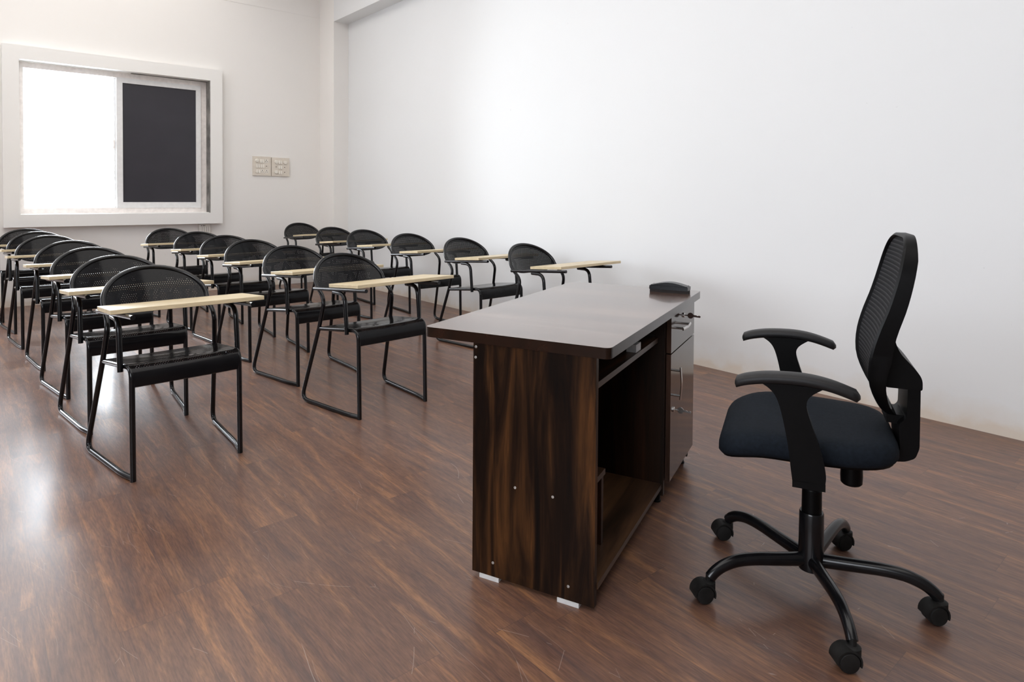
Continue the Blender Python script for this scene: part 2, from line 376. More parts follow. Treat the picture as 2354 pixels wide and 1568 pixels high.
# unseen window openings in the left wall, sized to even the right wall's light
bm = bmesh.new()
LW = ((-1.6, 1.1), (3.9, 5.2)); z0, z1 = 0.95, 2.55
box(bm, XL - 0.2, XL, YB - 0.2, LW[0][0], 0, ZC); box(bm, XL - 0.2, XL, LW[0][1], LW[1][0], 0, ZC); box(bm, XL - 0.2, XL, LW[1][1], YF, 0, ZC)
for a, b_ in LW: box(bm, XL - 0.2, XL, a, b_, 0, z0); box(bm, XL - 0.2, XL, a, b_, z1, ZC)
struct(obj('wall_left', bm, M['wall_dim'], smooth=False), 'left wall outside the picture, toned dark to dim reflections', 'wall')
struct(bxo('wall_back', (XL, XR, YB - 0.2, YB, 0, ZC), M['wall_dim']), 'wall behind the camera, toned dark to dim reflections', 'wall')
# corner column and beam along the right wall
struct(bxo('trim_1', (3.657, XR, 7.826, YF, 0, ZC), M['wall_far'], bevel=0.006), 'square white corner column', 'column')
struct(bxo('trim_2', (3.657, XR, YB, 7.826, 3.395, ZC), M['wall_side'], bevel=0.006), 'white beam along the top of the long wall', 'beam')
bm = bmesh.new(); box(bm, XL, 3.657, YF - 0.0035, YF, 3.520, ZC)
struct(obj('trim_3', bm, M['wall_far'], smooth=False), 'hairline plaster step high on the far wall', 'plaster step')
bm = bmesh.new(); box(bm, 3.10, 3.655, YF - 0.014, YF, 0.0, 0.048); box(bm, 3.10, 3.655, YF - 0.010, YF, 0.048, 0.072)
struct(obj('baseboard_far', bm, M['surround'], bevel=0.003), 'short white skirting strip at the far corner', 'skirting')

# raised plaster surround
bm = bmesh.new()
box(bm, SX0, IX0, YW, YF, SZ0, SZ1); box(bm, IX1, SX1, YW, YF, SZ0, SZ1)
box(bm, IX0, IX1, YW, YF, SZ0, IZ0); box(bm, IX0, IX1, YW, YF, IZ1, SZ1)
bmesh.ops.remove_doubles(bm, verts=bm.verts, dist=1e-5)
struct(obj('trim_4', bm, M['surround'], smooth=False), 'thick white plaster surround boxed out around the window', 'window surround')

# window: fixed outer frame, dark sliding sash on the right, clear sash on the left
win = thing('window_1', 'white sliding window, bright clear left half and black filmed right half', 'window', ((IX0 + IX1) / 2, YF, IZ0))
win['kind'] = 'structure'
def wx(x): return x - (IX0 + IX1) / 2
def wz(z): return z - IZ0
def wbox(bm, x0, x1, y0, y1, z0, z1): box(bm, wx(x0), wx(x1), y0 - YF, y1 - YF, wz(z0), wz(z1))
FX0, FX1, FZ0, FZ1 = 0.455, 2.247, 0.947, 2.506
bm = bmesh.new()
wbox(bm, FX0, 0.488, 8.30, 8.40, FZ0, FZ1); wbox(bm, 2.178, FX1, 8.308, 8.40, FZ0, FZ1)
wbox(bm, 0.488, 2.178, 8.30, 8.40, FZ0, 1.004); wbox(bm, 0.488, 2.178, 8.30, 8.40, 2.449, FZ1)
obj('window_frame', bm, M['upvc_warm'], win, bevel=0.003)
bm = bmesh.new()      # narrow bare plaster gap round the frame
wbox(bm, FX1, IX1, 8.170, 8.39, IZ0, IZ1); wbox(bm, 1.45, FX1, 8.255, 8.39, FZ1, IZ1)
obj('plaster_gap', bm, M['plaster'], win)
bm = bmesh.new()
wbox(bm, IX0, FX0, 8.262, 8.39, IZ0, IZ1); wbox(bm, FX0, FX1, 8.200, 8.39, IZ0, FZ0); wbox(bm, FX0, 1.45, 8.262, 8.39, FZ1, IZ1)
obj('plaster_bead', bm, M['surround'], win)
def sash(name, x0, x1, z0, z1, y0, y1, wl, wr, wb, wt, pane, mat):
    bm = bmesh.new()
    wbox(bm, x0, x0 + wl, y0, y1, z0, z1); wbox(bm, x1 - wr, x1, y0, y1, z0, z1)
    wbox(bm, x0 + wl, x1 - wr, y0, y1, z0, z0 + wb); wbox(bm, x0 + wl, x1 - wr, y0, y1, z1 - wt, z1)
    s = obj(name, bm, mat, win, bevel=0.006, seg=2)
    bm = bmesh.new(); ym = (y0 + y1) / 2
    wbox(bm, x0 + wl - 0.004, x1 - wr + 0.004, ym - 0.002, ym + 0.002, z0 + wb - 0.004, z1 - wt + 0.004)
    obj('pane', bm, pane, s, smooth=False)
    return s
s1 = sash('sash', 1.312, 2.184, 1.000, 2.453, 8.294, 8.334, 0.060, 0.053, 0.066, 0.056, M['dark_pane'], M['upvc'])
s1['label'] = 'right sash with black film on its pane'
s2 = sash('sash', 0.480, 1.345, 0.985, 2.462, 8.345, 8.383, 0.010, 0.050, 0.030, 0.012, M['glass'], M['upvc'])
s2['label'] = 'left sash with clear bright glass'
bm = bmesh.new(); wbox(bm, 1.286, 1.300, 8.330, 8.345, 1.66, 1.76); wbox(bm, 1.289, 1.297, 8.318, 8.332, 1.69, 1.73)
obj('latch', bm, M['upvc_warm'], s2, bevel=0.003)

# left wall windows (never in the picture): clear panes and frames
for i, (a, b_) in enumerate(LW):
    bm = bmesh.new()
    box(bm, XL - 0.12, XL - 0.06, a, a + 0.05, 0.95, 2.55); box(bm, XL - 0.12, XL - 0.06, b_ - 0.05, b_, 0.95, 2.55)
    box(bm, XL - 0.12, XL - 0.06, a, b_, 0.95, 1.0); box(bm, XL - 0.12, XL - 0.06, a, b_, 2.5, 2.55)
    struct(obj('window_%d' % (i + 2), bm, M['upvc'], bevel=0.004), 'unseen white window frame in the left wall outside the picture', 'window')

bm = bmesh.new()  # frame of the added opening in the far wall
box(bm, QX0, QX0 + 0.05, YF + 0.08, YF + 0.14, IZ0, IZ1); box(bm, QX1 - 0.05, QX1, YF + 0.08, YF + 0.14, IZ0, IZ1)
box(bm, QX0, QX1, YF + 0.08, YF + 0.14, IZ0, IZ0 + 0.05); box(bm, QX0, QX1, YF + 0.08, YF + 0.14, IZ1 - 0.05, IZ1)
box(bm, (QX0 + QX1) / 2 - 0.03, (QX0 + QX1) / 2 + 0.03, YF + 0.08, YF + 0.14, IZ0, IZ1)
struct(obj('window_4', bm, M['upvc'], bevel=0.004), 'added unseen window frame in the far wall left of the picture', 'window')

# ------------------------------------------------------------------ student chairs
def chair_proto():
    t = thing('tablet_arm_chair', 'x', 'chair', group='black tablet-arm chairs')
    r = 0.0112
    # one continuous tube: runner, rear leg, knee, arch over the back, and down the other side
    half = [(-0.213, 0.004, r), (-0.232, 0.085, r), (-0.272, 0.500, r), (-0.236, 0.372, 0.425), (-0.224, 0.336, 0.580), (-0.2185, 0.410, 0.636)]
    low = fillet(half, [0.05, 0.062, 0.0, 0.05], 7)[:-1]
    W, z0, hz = 0.221, 0.664, 0.138
    def lean(x, z): return 0.428 + 0.055 * (1 - min(1.0, (x / W) ** 2)) + 0.56 * (z - 0.656)
    arch = []
    def arch_pt(a, inset=0.0):
        ca, sa = math.cos(a), math.sin(a)
        x = (W - inset) * (abs(ca) ** 0.97) * (1 if ca >= 0 else -1)
        z = z0 + (hz - inset) * max(sa, 0.0)
        return Vector((x, lean(x, z), z))
    for k in range(33): arch.append(arch_pt(PI - PI * k / 32))
    left = [Vector(p) for p in low]
    join_l = catmull([left[-2], left[-1], Vector((-0.2185, 0.405, 0.631)), arch[0], arch[1]], 4)[4:12]
    path = left + join_l[1:] + arch
    mir = lambda p: Vector((-p.x, p.y, p.z))
    right = [mir(p) for p in (left + join_l[1:])][::-1]
    path = path + right
    # drop near-duplicates
    pp = [path[0]]
    for p in path[1:]:
        if (p - pp[-1]).length > 0.003: pp.append(p)
    bm = bmesh.new(); tube(bm, pp, r, 12); obj('back_frame', bm, M['black_steel'], t)
    # front legs with the seat rail in one piece
    for s in (-1, 1):
        bm = bmesh.new()
        tube(bm, fillet([(s * 0.233, 0.376, 0.420), (s * 0.213, 0.012, 0.458), (s * 0.213, 0.0, 0.0)], 0.050, 8), r, 12)
        obj('leg', bm, M['black_steel'], t)
    # pressed seat with a rolled front lip
    bm = bmesh.new(); uvl = bm.loops.layers.uv.new('UVMap'); hl = bm.verts.layers.float.new('holes')
    rail = fillet([(0, 0.376, 0.420), (0, 0.012, 0.458), (0, 0.0, 0.0)], 0.050, 10)
    line = []                       # follow the rail and its bend, one tube radius outside it
    for a, b_ in zip(rail, rail[1:]):
        k = max(1, int((b_ - a).length / 0.03))
        for q in range(k): line.append((a.lerp(b_, q / k), (b_ - a).normalized()))
    prof = []
    for p, d in line:
        nrm = Vector((0, d.z, -d.y))
        q = p + nrm * 0.0105
        if q.y > 0.356 or q.z < 0.388: continue
        prof.append((q.y, q.z, 1 if (q.y < 0.034 and q.z > 0.446) else 0))
    prof = [(prof[0][0] + 0.004, prof[0][1] - 0.008, 0)] + prof + [(prof[-1][0] + 0.001, 0.380, 0), (prof[-1][0] + 0.008, 0.376, 0)]
    nx = 16; grid = []; acc = 0; prev = None
    for y, z, h in prof:
        if prev: acc += math.hypot(y - prev[0], z - prev[1])
        prev = (y, z); hw = 0.212 + 0.020 * max(0, y) / 0.352
        row = []
        for i in range(nx + 1):
            u = -1 + 2 * i / nx
            dish = -0.008 * (1 - u * u) * max(0, min(1, (y + 0.005) / 0.12)) * max(0, min(1, (0.36 - y) / 0.1))
            v = bm.verts.new((u * hw, y, z + dish)); v[hl] = 1.0 if (h and abs(u) < 0.9) else 0.0
            row.append((v, u * hw, acc))
        grid.append(row)
    for A, B in zip(grid, grid[1:]):
        for i in range(nx):
            q = (A[i], A[i + 1], B[i + 1], B[i]); f = bm.faces.new([x[0] for x in q])
            for lp, x in zip(f.loops, q): lp[uvl].uv = (x[1], x[2])
    seat = obj('seat', bm, M['perforated'], t)
    # perforated back panel, filled inside the arch and closed by a soft lower edge
    bm = bmesh.new(); uvl = bm.loops.layers.uv.new('UVMap'); hl = bm.verts.layers.float.new('holes')
    nu, nv = 36, 16; grid = []
    for j in range(nv + 1):
        row = []
        for i in range(nu + 1):
            a = PI - PI * i / nu
            top = arch_pt(a, 0.006)
            xb = -0.208 + 0.416 * i / nu
            e = abs(xb) / 0.208
            zb = 0.606 + 0.040 * e ** 4
            bot = Vector((xb, 0, zb))
            v_ = j / nv
            p = bot.lerp(top, v_)
            p.y = lean(p.x, p.z) - 0.002
            vv = bm.verts.new(p)
            inner = (0.08 < v_ < 0.90) and (0.06 < i / nu < 0.94)
            vv[hl] = 1.0 if inner else 0.0
            row.append(vv)
        grid.append(row)
    for A, B in zip(grid, grid[1:]):
        for i in range(nu):
            f = bm.faces.new((A[i], A[i + 1], B[i + 1], B[i]))
            for lp in f.loops: lp[uvl].uv = (lp.vert.co.x, lp.vert.co.z)
    obj('backrest', bm, M['perforated'], t)
    # arm bars and their bent posts
    def bar(y): return 0.6695 - 0.075 * y
    for s in (-1, 1):
        bm = bmesh.new()
        xa = s * 0.238
        tube(bm, [(xa + s * 0.008, 0.452, bar(0.452)), (xa, 0.20, bar(0.2)), (xa - s * 0.004, -0.048, bar(-0.048))], 0.0100, 12)
        arm = obj('armrest', bm, M['black_steel'], t)
        bm = bmesh.new()
        tube(bm, fillet([(s * 0.236, 0.086, 0.430), (s * 0.236, 0.108, bar(0.108) - 0.022), (s * 0.236, 0.215, bar(0.215) - 0.014)], 0.060, 8), r, 12)
        obj('arm_post', bm, M['black_steel'], t)
    return t
def tablet_bm(x0, x1, y0, y1, yaw=0.0):
    bm = bmesh.new()
    c, s = math.cos(yaw), math.sin(yaw); cx, cy = (x0 + x1) / 2, (y0 + y1) / 2
    box(bm, x0 - cx, x1 - cx, y0 - cy, y1 - cy, 0, 0.018)
    es = [e for e in bm.edges]
    bmesh.ops.bevel(bm, geom=es, offset=0.0012, segments=1, affect='EDGES')
    return bm, (cx, cy)
proto = chair_proto()
bm, _ = tablet_bm(-0.32, 0.32, -0.143, 0.143)
tab = obj('writing_tablet', bm, M['tablet'], proto)
tab['label'] = 'beige laminated writing board'
def place_tablet(ch, cx, cy, yaw, sx=1.0):
    t = [c for c in ch.children if c.name.startswith('writing_tablet')][0]
    z = 0.6695 - 0.075 * cy + 0.0105
    t.location = (cx, cy, z); t.rotation_euler = (-math.atan(0.075), 0, yaw); t.scale = (sx, 1, 1)
CH = [  # x, y, yaw(deg), tablet dx, dy, yaw, label
 ('A', 0.726, 2.946, 4.0, 0.020, 0.132, -3, 'foremost black chair of the left file, its pale writing board fully visible'),
 ('A', 0.671, 3.640, 1.9, 0.02, 0.10, 0, 'black perforated chair second in the left file, just behind the foremost one'),
 ('A', 0.658, 4.361, 3.3, 0.02, 0.12, 0, 'black perforated chair third from the front in the left file'),
 ('A', 0.608, 5.140, 0.0, 0.02, 0.12, 0, 'black perforated chair fourth from the front in the left file'),
 ('A', 0.547, 5.956, 0.6, 0.02, 0.12, 0, 'black perforated chair fifth from the front, left file under the window'),
 ('A', 0.539, 6.652, 2.6, 0.02, 0.12, 0, 'black perforated chair next to last in the left file under the window'),
 ('A', 0.483, 7.302, 1.0, 0.02, 0.12, 0, 'rearmost black chair of the left file, next to the window wall'),
 ('B', 1.763, 3.031, 5.1, 0.080, 0.118, 0, 'foremost black chair of the middle file, nearest the desk corner'),
 ('B', 1.747, 3.790, 5.0, 0.05, 0.10, 0, 'black perforated chair second in the middle file'),
 ('B', 1.716, 4.539, 2.9, 0.03, 0.12, 0, 'black perforated chair third from the front in the middle file'),
 ('B', 1.710, 5.203, 1.2, 0.02, 0.12, 0, 'black perforated chair fourth from the front in the middle file'),
 ('B', 1.684, 5.906, 2.4, 0.02, 0.12, 0, 'black perforated chair fifth in the middle file, before the wall box'),
 ('B', 1.614, 6.732, 1.5, 0.01, 0.12, 0, 'rearmost black chair of the middle file, below the dark pane'),
 ('C', 3.172, 3.005, 2.8, 0.115, 0.12, 0, 'black chair of the right file half hidden behind the wooden desk'),
 ('C', 3.179, 3.821, 2.8, 0.055, 0.12, 0, 'black perforated chair second in the right file along the blank wall'),
 ('C', 3.123, 4.582, 0.8, 0.06, 0.11, 0, 'black perforated chair third from the front in the right file'),
 ('C', 3.121, 5.422, 2.1, 0.10, 0.12, 0, 'black perforated chair fourth from the front in the right file'),
 ('C', 3.101, 6.095, 2.9, 0.04, 0.12, 0, 'black perforated chair next to last in the right file'),
 ('C', 3.233, 7.324, 2.5, 0.12, 0.12, 0, 'rearmost black chair of the right file, beside the corner column'),
]
for i, (g, x, y, a, tx, ty, tyaw, lab) in enumerate(CH):
    if i == 0:
        o = proto; o.location = (x, y, 0); o.rotation_euler = (0, 0, R(a)); o['label'] = lab
    else:
        o = dup(proto, (x, y, 0), R(a), lab)
    place_tablet(o, tx, ty, R(tyaw), 0.94 if i == 0 else 1.0)
    if g == 'A':
        for c in o.children:
            if c.name.startswith('armrest'): c.location = (0, -0.045, 0.0034)

# ------------------------------------------------------------------ teacher's desk
DA = 0.3865
desk = thing('teacher_desk', "dark walnut laminate teacher's desk with keyboard tray and one cupboard", 'desk', (1.3173, 1.1303, 0), DA)
DL, DW, TT = 1.226, 0.604, 0.031
# local x: along the desk away from the camera, local y: towards the students
bm = bmesh.new()
prism(bm, round_poly([(0, 0), (DL, 0), (DL, DW), (0, DW)], 0.022, 6), 0.75 - TT, 0.75)
for f in bm.faces: f.material_index = 0 if f.normal.z > 0.9 else 1
bm.normal_update()
for f in bm.faces: f.material_index = 0 if f.normal.z > 0.9 else 1
top = obj('desktop', bm, [M['walnut_top'], M['walnut_edge']], desk, bevel=0.0)
PT = 0.018
def dbox(name, a, mat, bevel=0.001, parent=desk): return bxo(name, a, mat, parent, bevel=bevel, seg=1)
side = dbox('side_panel', (0.029, 0.029 + PT, 0.049, 0.443, 0.012, 0.719), M['walnut_v'])
dbox('partition', (0.755, 0.755 + PT, 0.040, 0.425, 0.030, 0.719), M['walnut_dark'])
dbox('side_panel', (1.172, 1.172 + PT, 0.040, 0.443, 0.030, 0.719), M['walnut_v'])
dbox('modesty_panel', (0.047, 1.172, 0.425, 0.443, 0.055, 0.719), M['walnut_dark'])
dbox('bottom_shelf', (0.047, 0.755, 0.045, 0.425, 0.057, 0.075), M['walnut_h'])
dbox('cupboard_base', (0.773, 1.172, 0.040, 0.425, 0.080, 0.098), M['walnut_dark'])
# small stand for a computer tower inside the knee space
dbox('tower_stand', (0.047, 0.262, 0.100, 0.400, 0.290, 0.308), M['walnut_h'])
dbox('tower_stand_leg', (0.238, 0.256, 0.104, 0.390, 0.075, 0.290), M['walnut_dark'])
# keyboard tray with its runners
tray = dbox('keyboard_tray', (0.060, 0.742, 0.062, 0.400, 0.612, 0.630), M['walnut_h'])
tray['label'] = 'pull-out keyboard tray'
for x0 in (0.047, 0.742):
    dbox('tray_runner', (x0, x0 + 0.013, 0.075, 0.390, 0.604, 0.640), M['chrome'], parent=tray)
# cupboard front: drawer above, door below
drawer = dbox('drawer', (0.774, 1.188, 0.020, 0.038, 0.568, 0.716), M['walnut_door'])
door = dbox('door', (0.774, 1.188, 0.020, 0.038, 0.080, 0.563), M['walnut_door'])
def bow(name, p0, p1, out, parent, r=0.0045):
    a, b_ = Vector(p0), Vector(p1); o_ = Vector(out)
    bm = bmesh.new()
    d = (b_ - a).normalized()
    for q in (a, b_): tube(bm, [q, q + o_], r, 8)
    mid = (a + b_) / 2 + o_ * 1.16
    pts = catmull([a + o_ - d * 0.014, a + o_ * 1.04, mid, b_ + o_ * 1.04, b_ + o_ + d * 0.014], 6)
    tube(bm, pts, r * 1.3, 10, sy=0.6)
    return obj(name, bm, M['chrome'], parent)
h1 = bow('handle', (0.800, 0.020, 0.405), (0.800, 0.020, 0.500), (0, -0.030, 0), door); h1['label'] = 'upright steel bow handle'
h2 = bow('handle', (0.850, 0.020, 0.652), (0.955, 0.020, 0.652), (0, -0.030, 0), drawer); h2['label'] = 'level steel bow handle'
MY = Matrix.Rotation(R(90), 3, 'X')
def lock(parent, x, z):
    bm = bmesh.new(); lathe(bm, [(0.0095, 0.0), (0.0095, 0.004), (0.0075, 0.006), (0.0, 0.006)][:3], 16, (x, 0.020, z), MY)
    return obj('lock', bm, M['chrome'], parent)
lock(door, 0.815, 0.345); lock(drawer, 0.975, 0.682)
# screws and plastic feet
for y, z in ((0.298, 0.298), (0.177, 0.297), (0.371, 0.054), (0.127, 0.052), (0.434, 0.700), (0.435, 0.668)):
    bm = bmesh.new(); rot = Matrix.Rotation(R(-90), 3, 'Y')
    lathe(bm, [(0.0042, -0.001), (0.0042, 0.0012), (0.0022, 0.0016), (0.0016, 0.0006)], 12, (0.029, y, z), rot)
    obj('screw', bm, M['screw'], side)
for x0, x1, y0, y1 in ((0.026, 0.052, 0.350, 0.416), (0.026, 0.052, 0.094, 0.160)):
    f = bxo('foot_pad', (x0, x1, y0, y1, 0.0, 0.012), M['white_pad'], desk, bevel=0.002); f['label'] = 'white plastic pad'
for x0 in (0.757, 1.160):
    for y0 in (0.055, 0.385):
        bm = bmesh.new(); lathe(bm, [(0.016, 0.0), (0.016, 0.004), (0.013, 0.008), (0.013, 0.081)], 14, (x0 + 0.012, y0 + 0.012, 0.0))
        f = obj('foot', bm, M['black_plastic'], desk)

def on_desk(lx, ly, z):
    c, s = math.cos(DA), math.sin(DA)
    return (1.3173 + lx * c - ly * s, 1.1303 + lx * s + ly * c, z)
# whiteboard duster
du = thing('whiteboard_duster', 'black ribbed whiteboard duster with a glossy arched top on the desktop', 'duster', on_desk(1.118, 0.110, 0.75), DA + R(90))
bm = bmesh.new(); box(bm, -0.080, 0.080, -0.028, 0.028, 0.0, 0.012)
obj('felt_pad', bm, M['felt'], du, bevel=0.002)
bm = bmesh.new()
box(bm, -0.082, 0.082, -0.029, 0.029, 0.012, 0.027)
arc = [(-0.080, 0.026), (0.080, 0.026), (0.076, 0.031)] + [(0.070 - 0.140 * k / 14, 0.031 + 0.012 * math.sin(PI * k / 14)) for k in range(15)] + [(-0.076, 0.031)]
prism(bm, arc, -0.024, 0.024, 'y')
grip = obj('grip', bm, M['duster_black'], du, bevel=0.002)
bm = bmesh.new()
for k in range(22):
    x = -0.074 + 0.148 * k / 21
    for s in (-1, 1): box(bm, x - 0.0016, x + 0.0016, s * 0.0285 - 0.0015, s * 0.0285 + 0.0015, 0.013, 0.028)
obj('ribs', bm, M['duster_black'], grip)
# white block on the keyboard tray
bl = bxo('eraser_block', (-0.028, 0.028, -0.017, 0.017, 0.0, 0.026), M['white_pad'], None, bevel=0.004)
bl.location = on_desk(0.500, 0.084, 0.630); bl.rotation_euler = (0, 0, DA)
tag(bl, 'small white block lying on the keyboard tray under the desktop', 'eraser')
# key in the door lock, and a key-shaped stand-in at the drawer
def key(name, lx, z, label, mat):
    k = thing(name, label, 'key', on_desk(lx, 0.0135, z), DA)
    bm = bmesh.new()
    tube(bm, [(0, 0.004, 0), (0, -0.014, 0)], 0.0022, 8)
    lathe(bm, [(0.012, -0.001), (0.012, 0.001)], 18, (0, -0.022, 0), Matrix.Rotation(R(90), 3, 'Y'))
    obj('key_bow', bm, mat, k)
    bm = bmesh.new()
    prism(bm, round_poly([(-0.026, -0.004), (-0.060, -0.006), (-0.062, 0.000), (-0.056, 0.003), (-0.050, 0.0005), (-0.044, 0.003), (-0.030, 0.004)], 0.001, 2), -0.0008, 0.0008, 'x')
    obj('spare_key', bm, mat, k)
    return k
key('door_key', 0.815, 0.345, 'silver key with a spare key in the lock of the desk door', M['chrome'])
key('drawer_key_shape', 0.975, 0.682, 'key-shaped stand-in for an unclear dark brown shape on the desk drawer', M['dark_bronze'])  # key form stands in for an unidentified dark shape on the drawer

# ------------------------------------------------------------------ swivel chair
OC = thing('office_chair', 'black mesh-back swivel chair with armrests on five castors behind the desk', 'chair', (1.889, 0.862, 0), R(-154))
BASE_OFF = (0.0, 0.0156, 0.0)
# five-star base (angles in world minus the turn of the chair)
hub = bmesh.new()
lathe(hub, [(0.020, 0.060), (0.034, 0.066), (0.036, 0.100), (0.0345, 0.118), (0.0335, 0.232), (0.0315, 0.236)], 28)
base = obj('base_hub', hub, M['black_enamel'], OC); base.location = BASE_OFF
CR = 0.330
for k, ang in enumerate((149.0, 77.4, 5.1, -66.5, -138.4)):
    a = R(ang + 154)
    e = Vector((math.cos(a), math.sin(a), 0))
    prof = [(0.020, 0.094), (0.10, 0.101), (0.18, 0.108), (0.235, 0.107), (0.275, 0.097), (0.302, 0.082), (0.318, 0.066)]
    pts = catmull([e * r_ + Vector((0, 0, z_)) for r_, z_ in prof], 5)
    rad = [0.0205 - 0.004 * min(1, (Vector((p.x, p.y, 0)).length / 0.32)) for p in pts]
    bm = bmesh.new(); tube(bm, pts, 0.02, 14, sy=0.85, radii=rad)
    leg = obj('base_leg', bm, M['black_enamel'], OC); leg.location = BASE_OFF
    # twin wheel castor, hood swung its own way
    sw = R((147, 141, 150, 142, 140)[k] + 154)
    d = Vector((math.cos(sw), math.sin(sw), 0)); n_ = Vector((-d.y, d.x, 0)); zz = Vector((0, 0, 1))
    piv = e * 0.322; wc = piv + d * 0.017 + Vector((0, 0, 0.0265))
    B = Matrix((d, zz, n_)).transposed()
    bm = bmesh.new()
    tube(bm, [piv + Vector((0, 0, 0.050)), piv + Vector((0, 0, 0.078))], 0.0085, 10)
    hood = []
    for q in range(15): # hood arch swept round the wheel
        t_ = R(-20 + 205 * q / 14); hood.append((math.cos(t_), math.sin(t_)))
    for s in (1,):
        outer = [wc + d * (-c_ * 0.0315) + zz * (s_ * 0.0315) for c_, s_ in hood]
        inner = [wc + d * (-c_ * 0.0275) + zz * (s_ * 0.0275) for c_, s_ in hood]
        hw = 0.0215
        V = [[bm.verts.new(p + n_ * w) for p in L_] for L_, w in ((outer, hw), (outer, -hw), (inner, -hw), (inner, hw))]
        for i in range(len(hood) - 1):
            for A_, B_ in ((0, 1), (1, 2), (2, 3), (3, 0)):
                bm.faces.new((V[A_][i], V[A_][i + 1], V[B_][i + 1], V[B_][i]))
        for i in (0, -1): bm.faces.new([V[q][i] for q in range(4)])
    lathe(bm, [(0.019, -0.004), (0.019, 0.016), (0.013, 0.020)], 16, piv + Vector((0, 0, 0.040)))
    cas = obj('caster', bm, M['dusty_plastic'], leg, bevel=0.0)
    bm = bmesh.new()
    for s in (-1, 1):
        rot = Matrix((d, zz, n_ * s)).transposed()
        lathe(bm, [(0.0265, 0.003), (0.0265, 0.017), (0.0235, 0.0225), (0.012, 0.0245), (0.004, 0.0245)], 24, wc, rot)
    lathe(bm, [(0.008, -0.004), (0.008, 0.004)], 10, wc, B)
    obj('wheel', bm, M['dusty_plastic'], cas)
# gas lift
bm = bmesh.new(); lathe(bm, [(0.0275, 0.228), (0.0270, 0.300), (0.0255, 0.302), (0.0250, 0.305)], 24); obj('lift_sleeve', bm, M['black_plastic'], OC).location = BASE_OFF
bm = bmesh.new(); lathe(bm, [(0.0245, 0.300), (0.0240, 0.420)], 24); obj('gas_lift', bm, M['black_plastic'], OC).location = BASE_OFF
# tilt mechanism with its tension knob
bm = bmesh.new()
prism(bm, round_poly([(-0.10, 0.408), (0.15, 0.408), (0.20, 0.430), (0.20, 0.454), (-0.10, 0.454)], 0.012, 3), -0.075, 0.075, 'x')
mech = obj('tilt_mechanism', bm, M['black_plastic'], OC, bevel=0.004)
bm = bmesh.new(); lathe(bm, [(0.024, 0.335), (0.0285, 0.340), (0.0295, 0.360), (0.0275, 0.410)], 24, (0.0, 0.118, 0.0)); obj('tension_knob', bm, M['black_plastic'], mech)
# seat: thick cushion with a waterfall front, built as stacked rounded outlines
def outline(sx, yf_, yb_, rf, rb, n=7):
    return round_poly([(-sx * 0.93, yf_), (sx * 0.93, yf_), (sx, (yf_ + yb_) / 2), (sx * 0.84, yb_), (-sx * 0.84, yb_), (-sx, (yf_ + yb_) / 2)], [rf, rf, 0.2, rb, rb, 0.2], n)
def loft(bm, layers):
    rings = [[bm.verts.new((x, y, z(x, y) if callable(z) else z)) for x, y in pl] for pl, z in layers]
    n = len(rings[0])
    for A, B in zip(rings, rings[1:]):
        for i in range(n): bm.faces.new((A[i], A[(i + 1) % n], B[(i + 1) % n], B[i]))
    return rings
def zs(dz):
    def f(x, y):
        front = max(0.0, (-y - 0.08) / 0.16); back = max(0.0, (y - 0.10) / 0.12)
        return dz - 0.040 * min(1.2, front) ** 2 * 1.0 + 0.006 * back - 0.008 * (1 - min(1, (x / 0.22) ** 2)) * (1 - min(1, front))
    return f
def sc_outline(k, base=(0.240, -0.236, 0.222)):
    sx, a, b_ = base; cy = (a + b_) / 2
    return outline(sx * k, cy + (a - cy) * k, cy + (b_ - cy) * k, 0.10 * k, 0.13 * k)
bm = bmesh.new()
lay = [(sc_outline(0.90), zs(0.458)), (sc_outline(0.97), zs(0.461)), (sc_outline(1.0), zs(0.472)), (sc_outline(1.0), zs(0.488)), (sc_outline(0.985), zs(0.502)), (sc_outline(0.95), zs(0.513)), (sc_outline(0.88), zs(0.5195)), (sc_outline(0.75), zs(0.5225)), (sc_outline(0.5), zs(0.5235)), (sc_outline(0.25), zs(0.5235))]
rg = loft(bm, lay)
bm.faces.new(rg[-1]); bm.faces.new(rg[0][::-1])
seat = obj('seat', bm, M['seat_fabric'], OC, angle=80)
bm = bmesh.new(); rg = loft(bm, [(sc_outline(0.55), zs(0.448)), (sc_outline(0.86), zs(0.450)), (sc_outline(0.955), zs(0.455)), (sc_outline(0.965), zs(0.464))])
bm.faces.new(rg[-1]); bm.faces.new(rg[0][::-1]); obj('seat_shell', bm, M['black_plastic'], seat, angle=60)
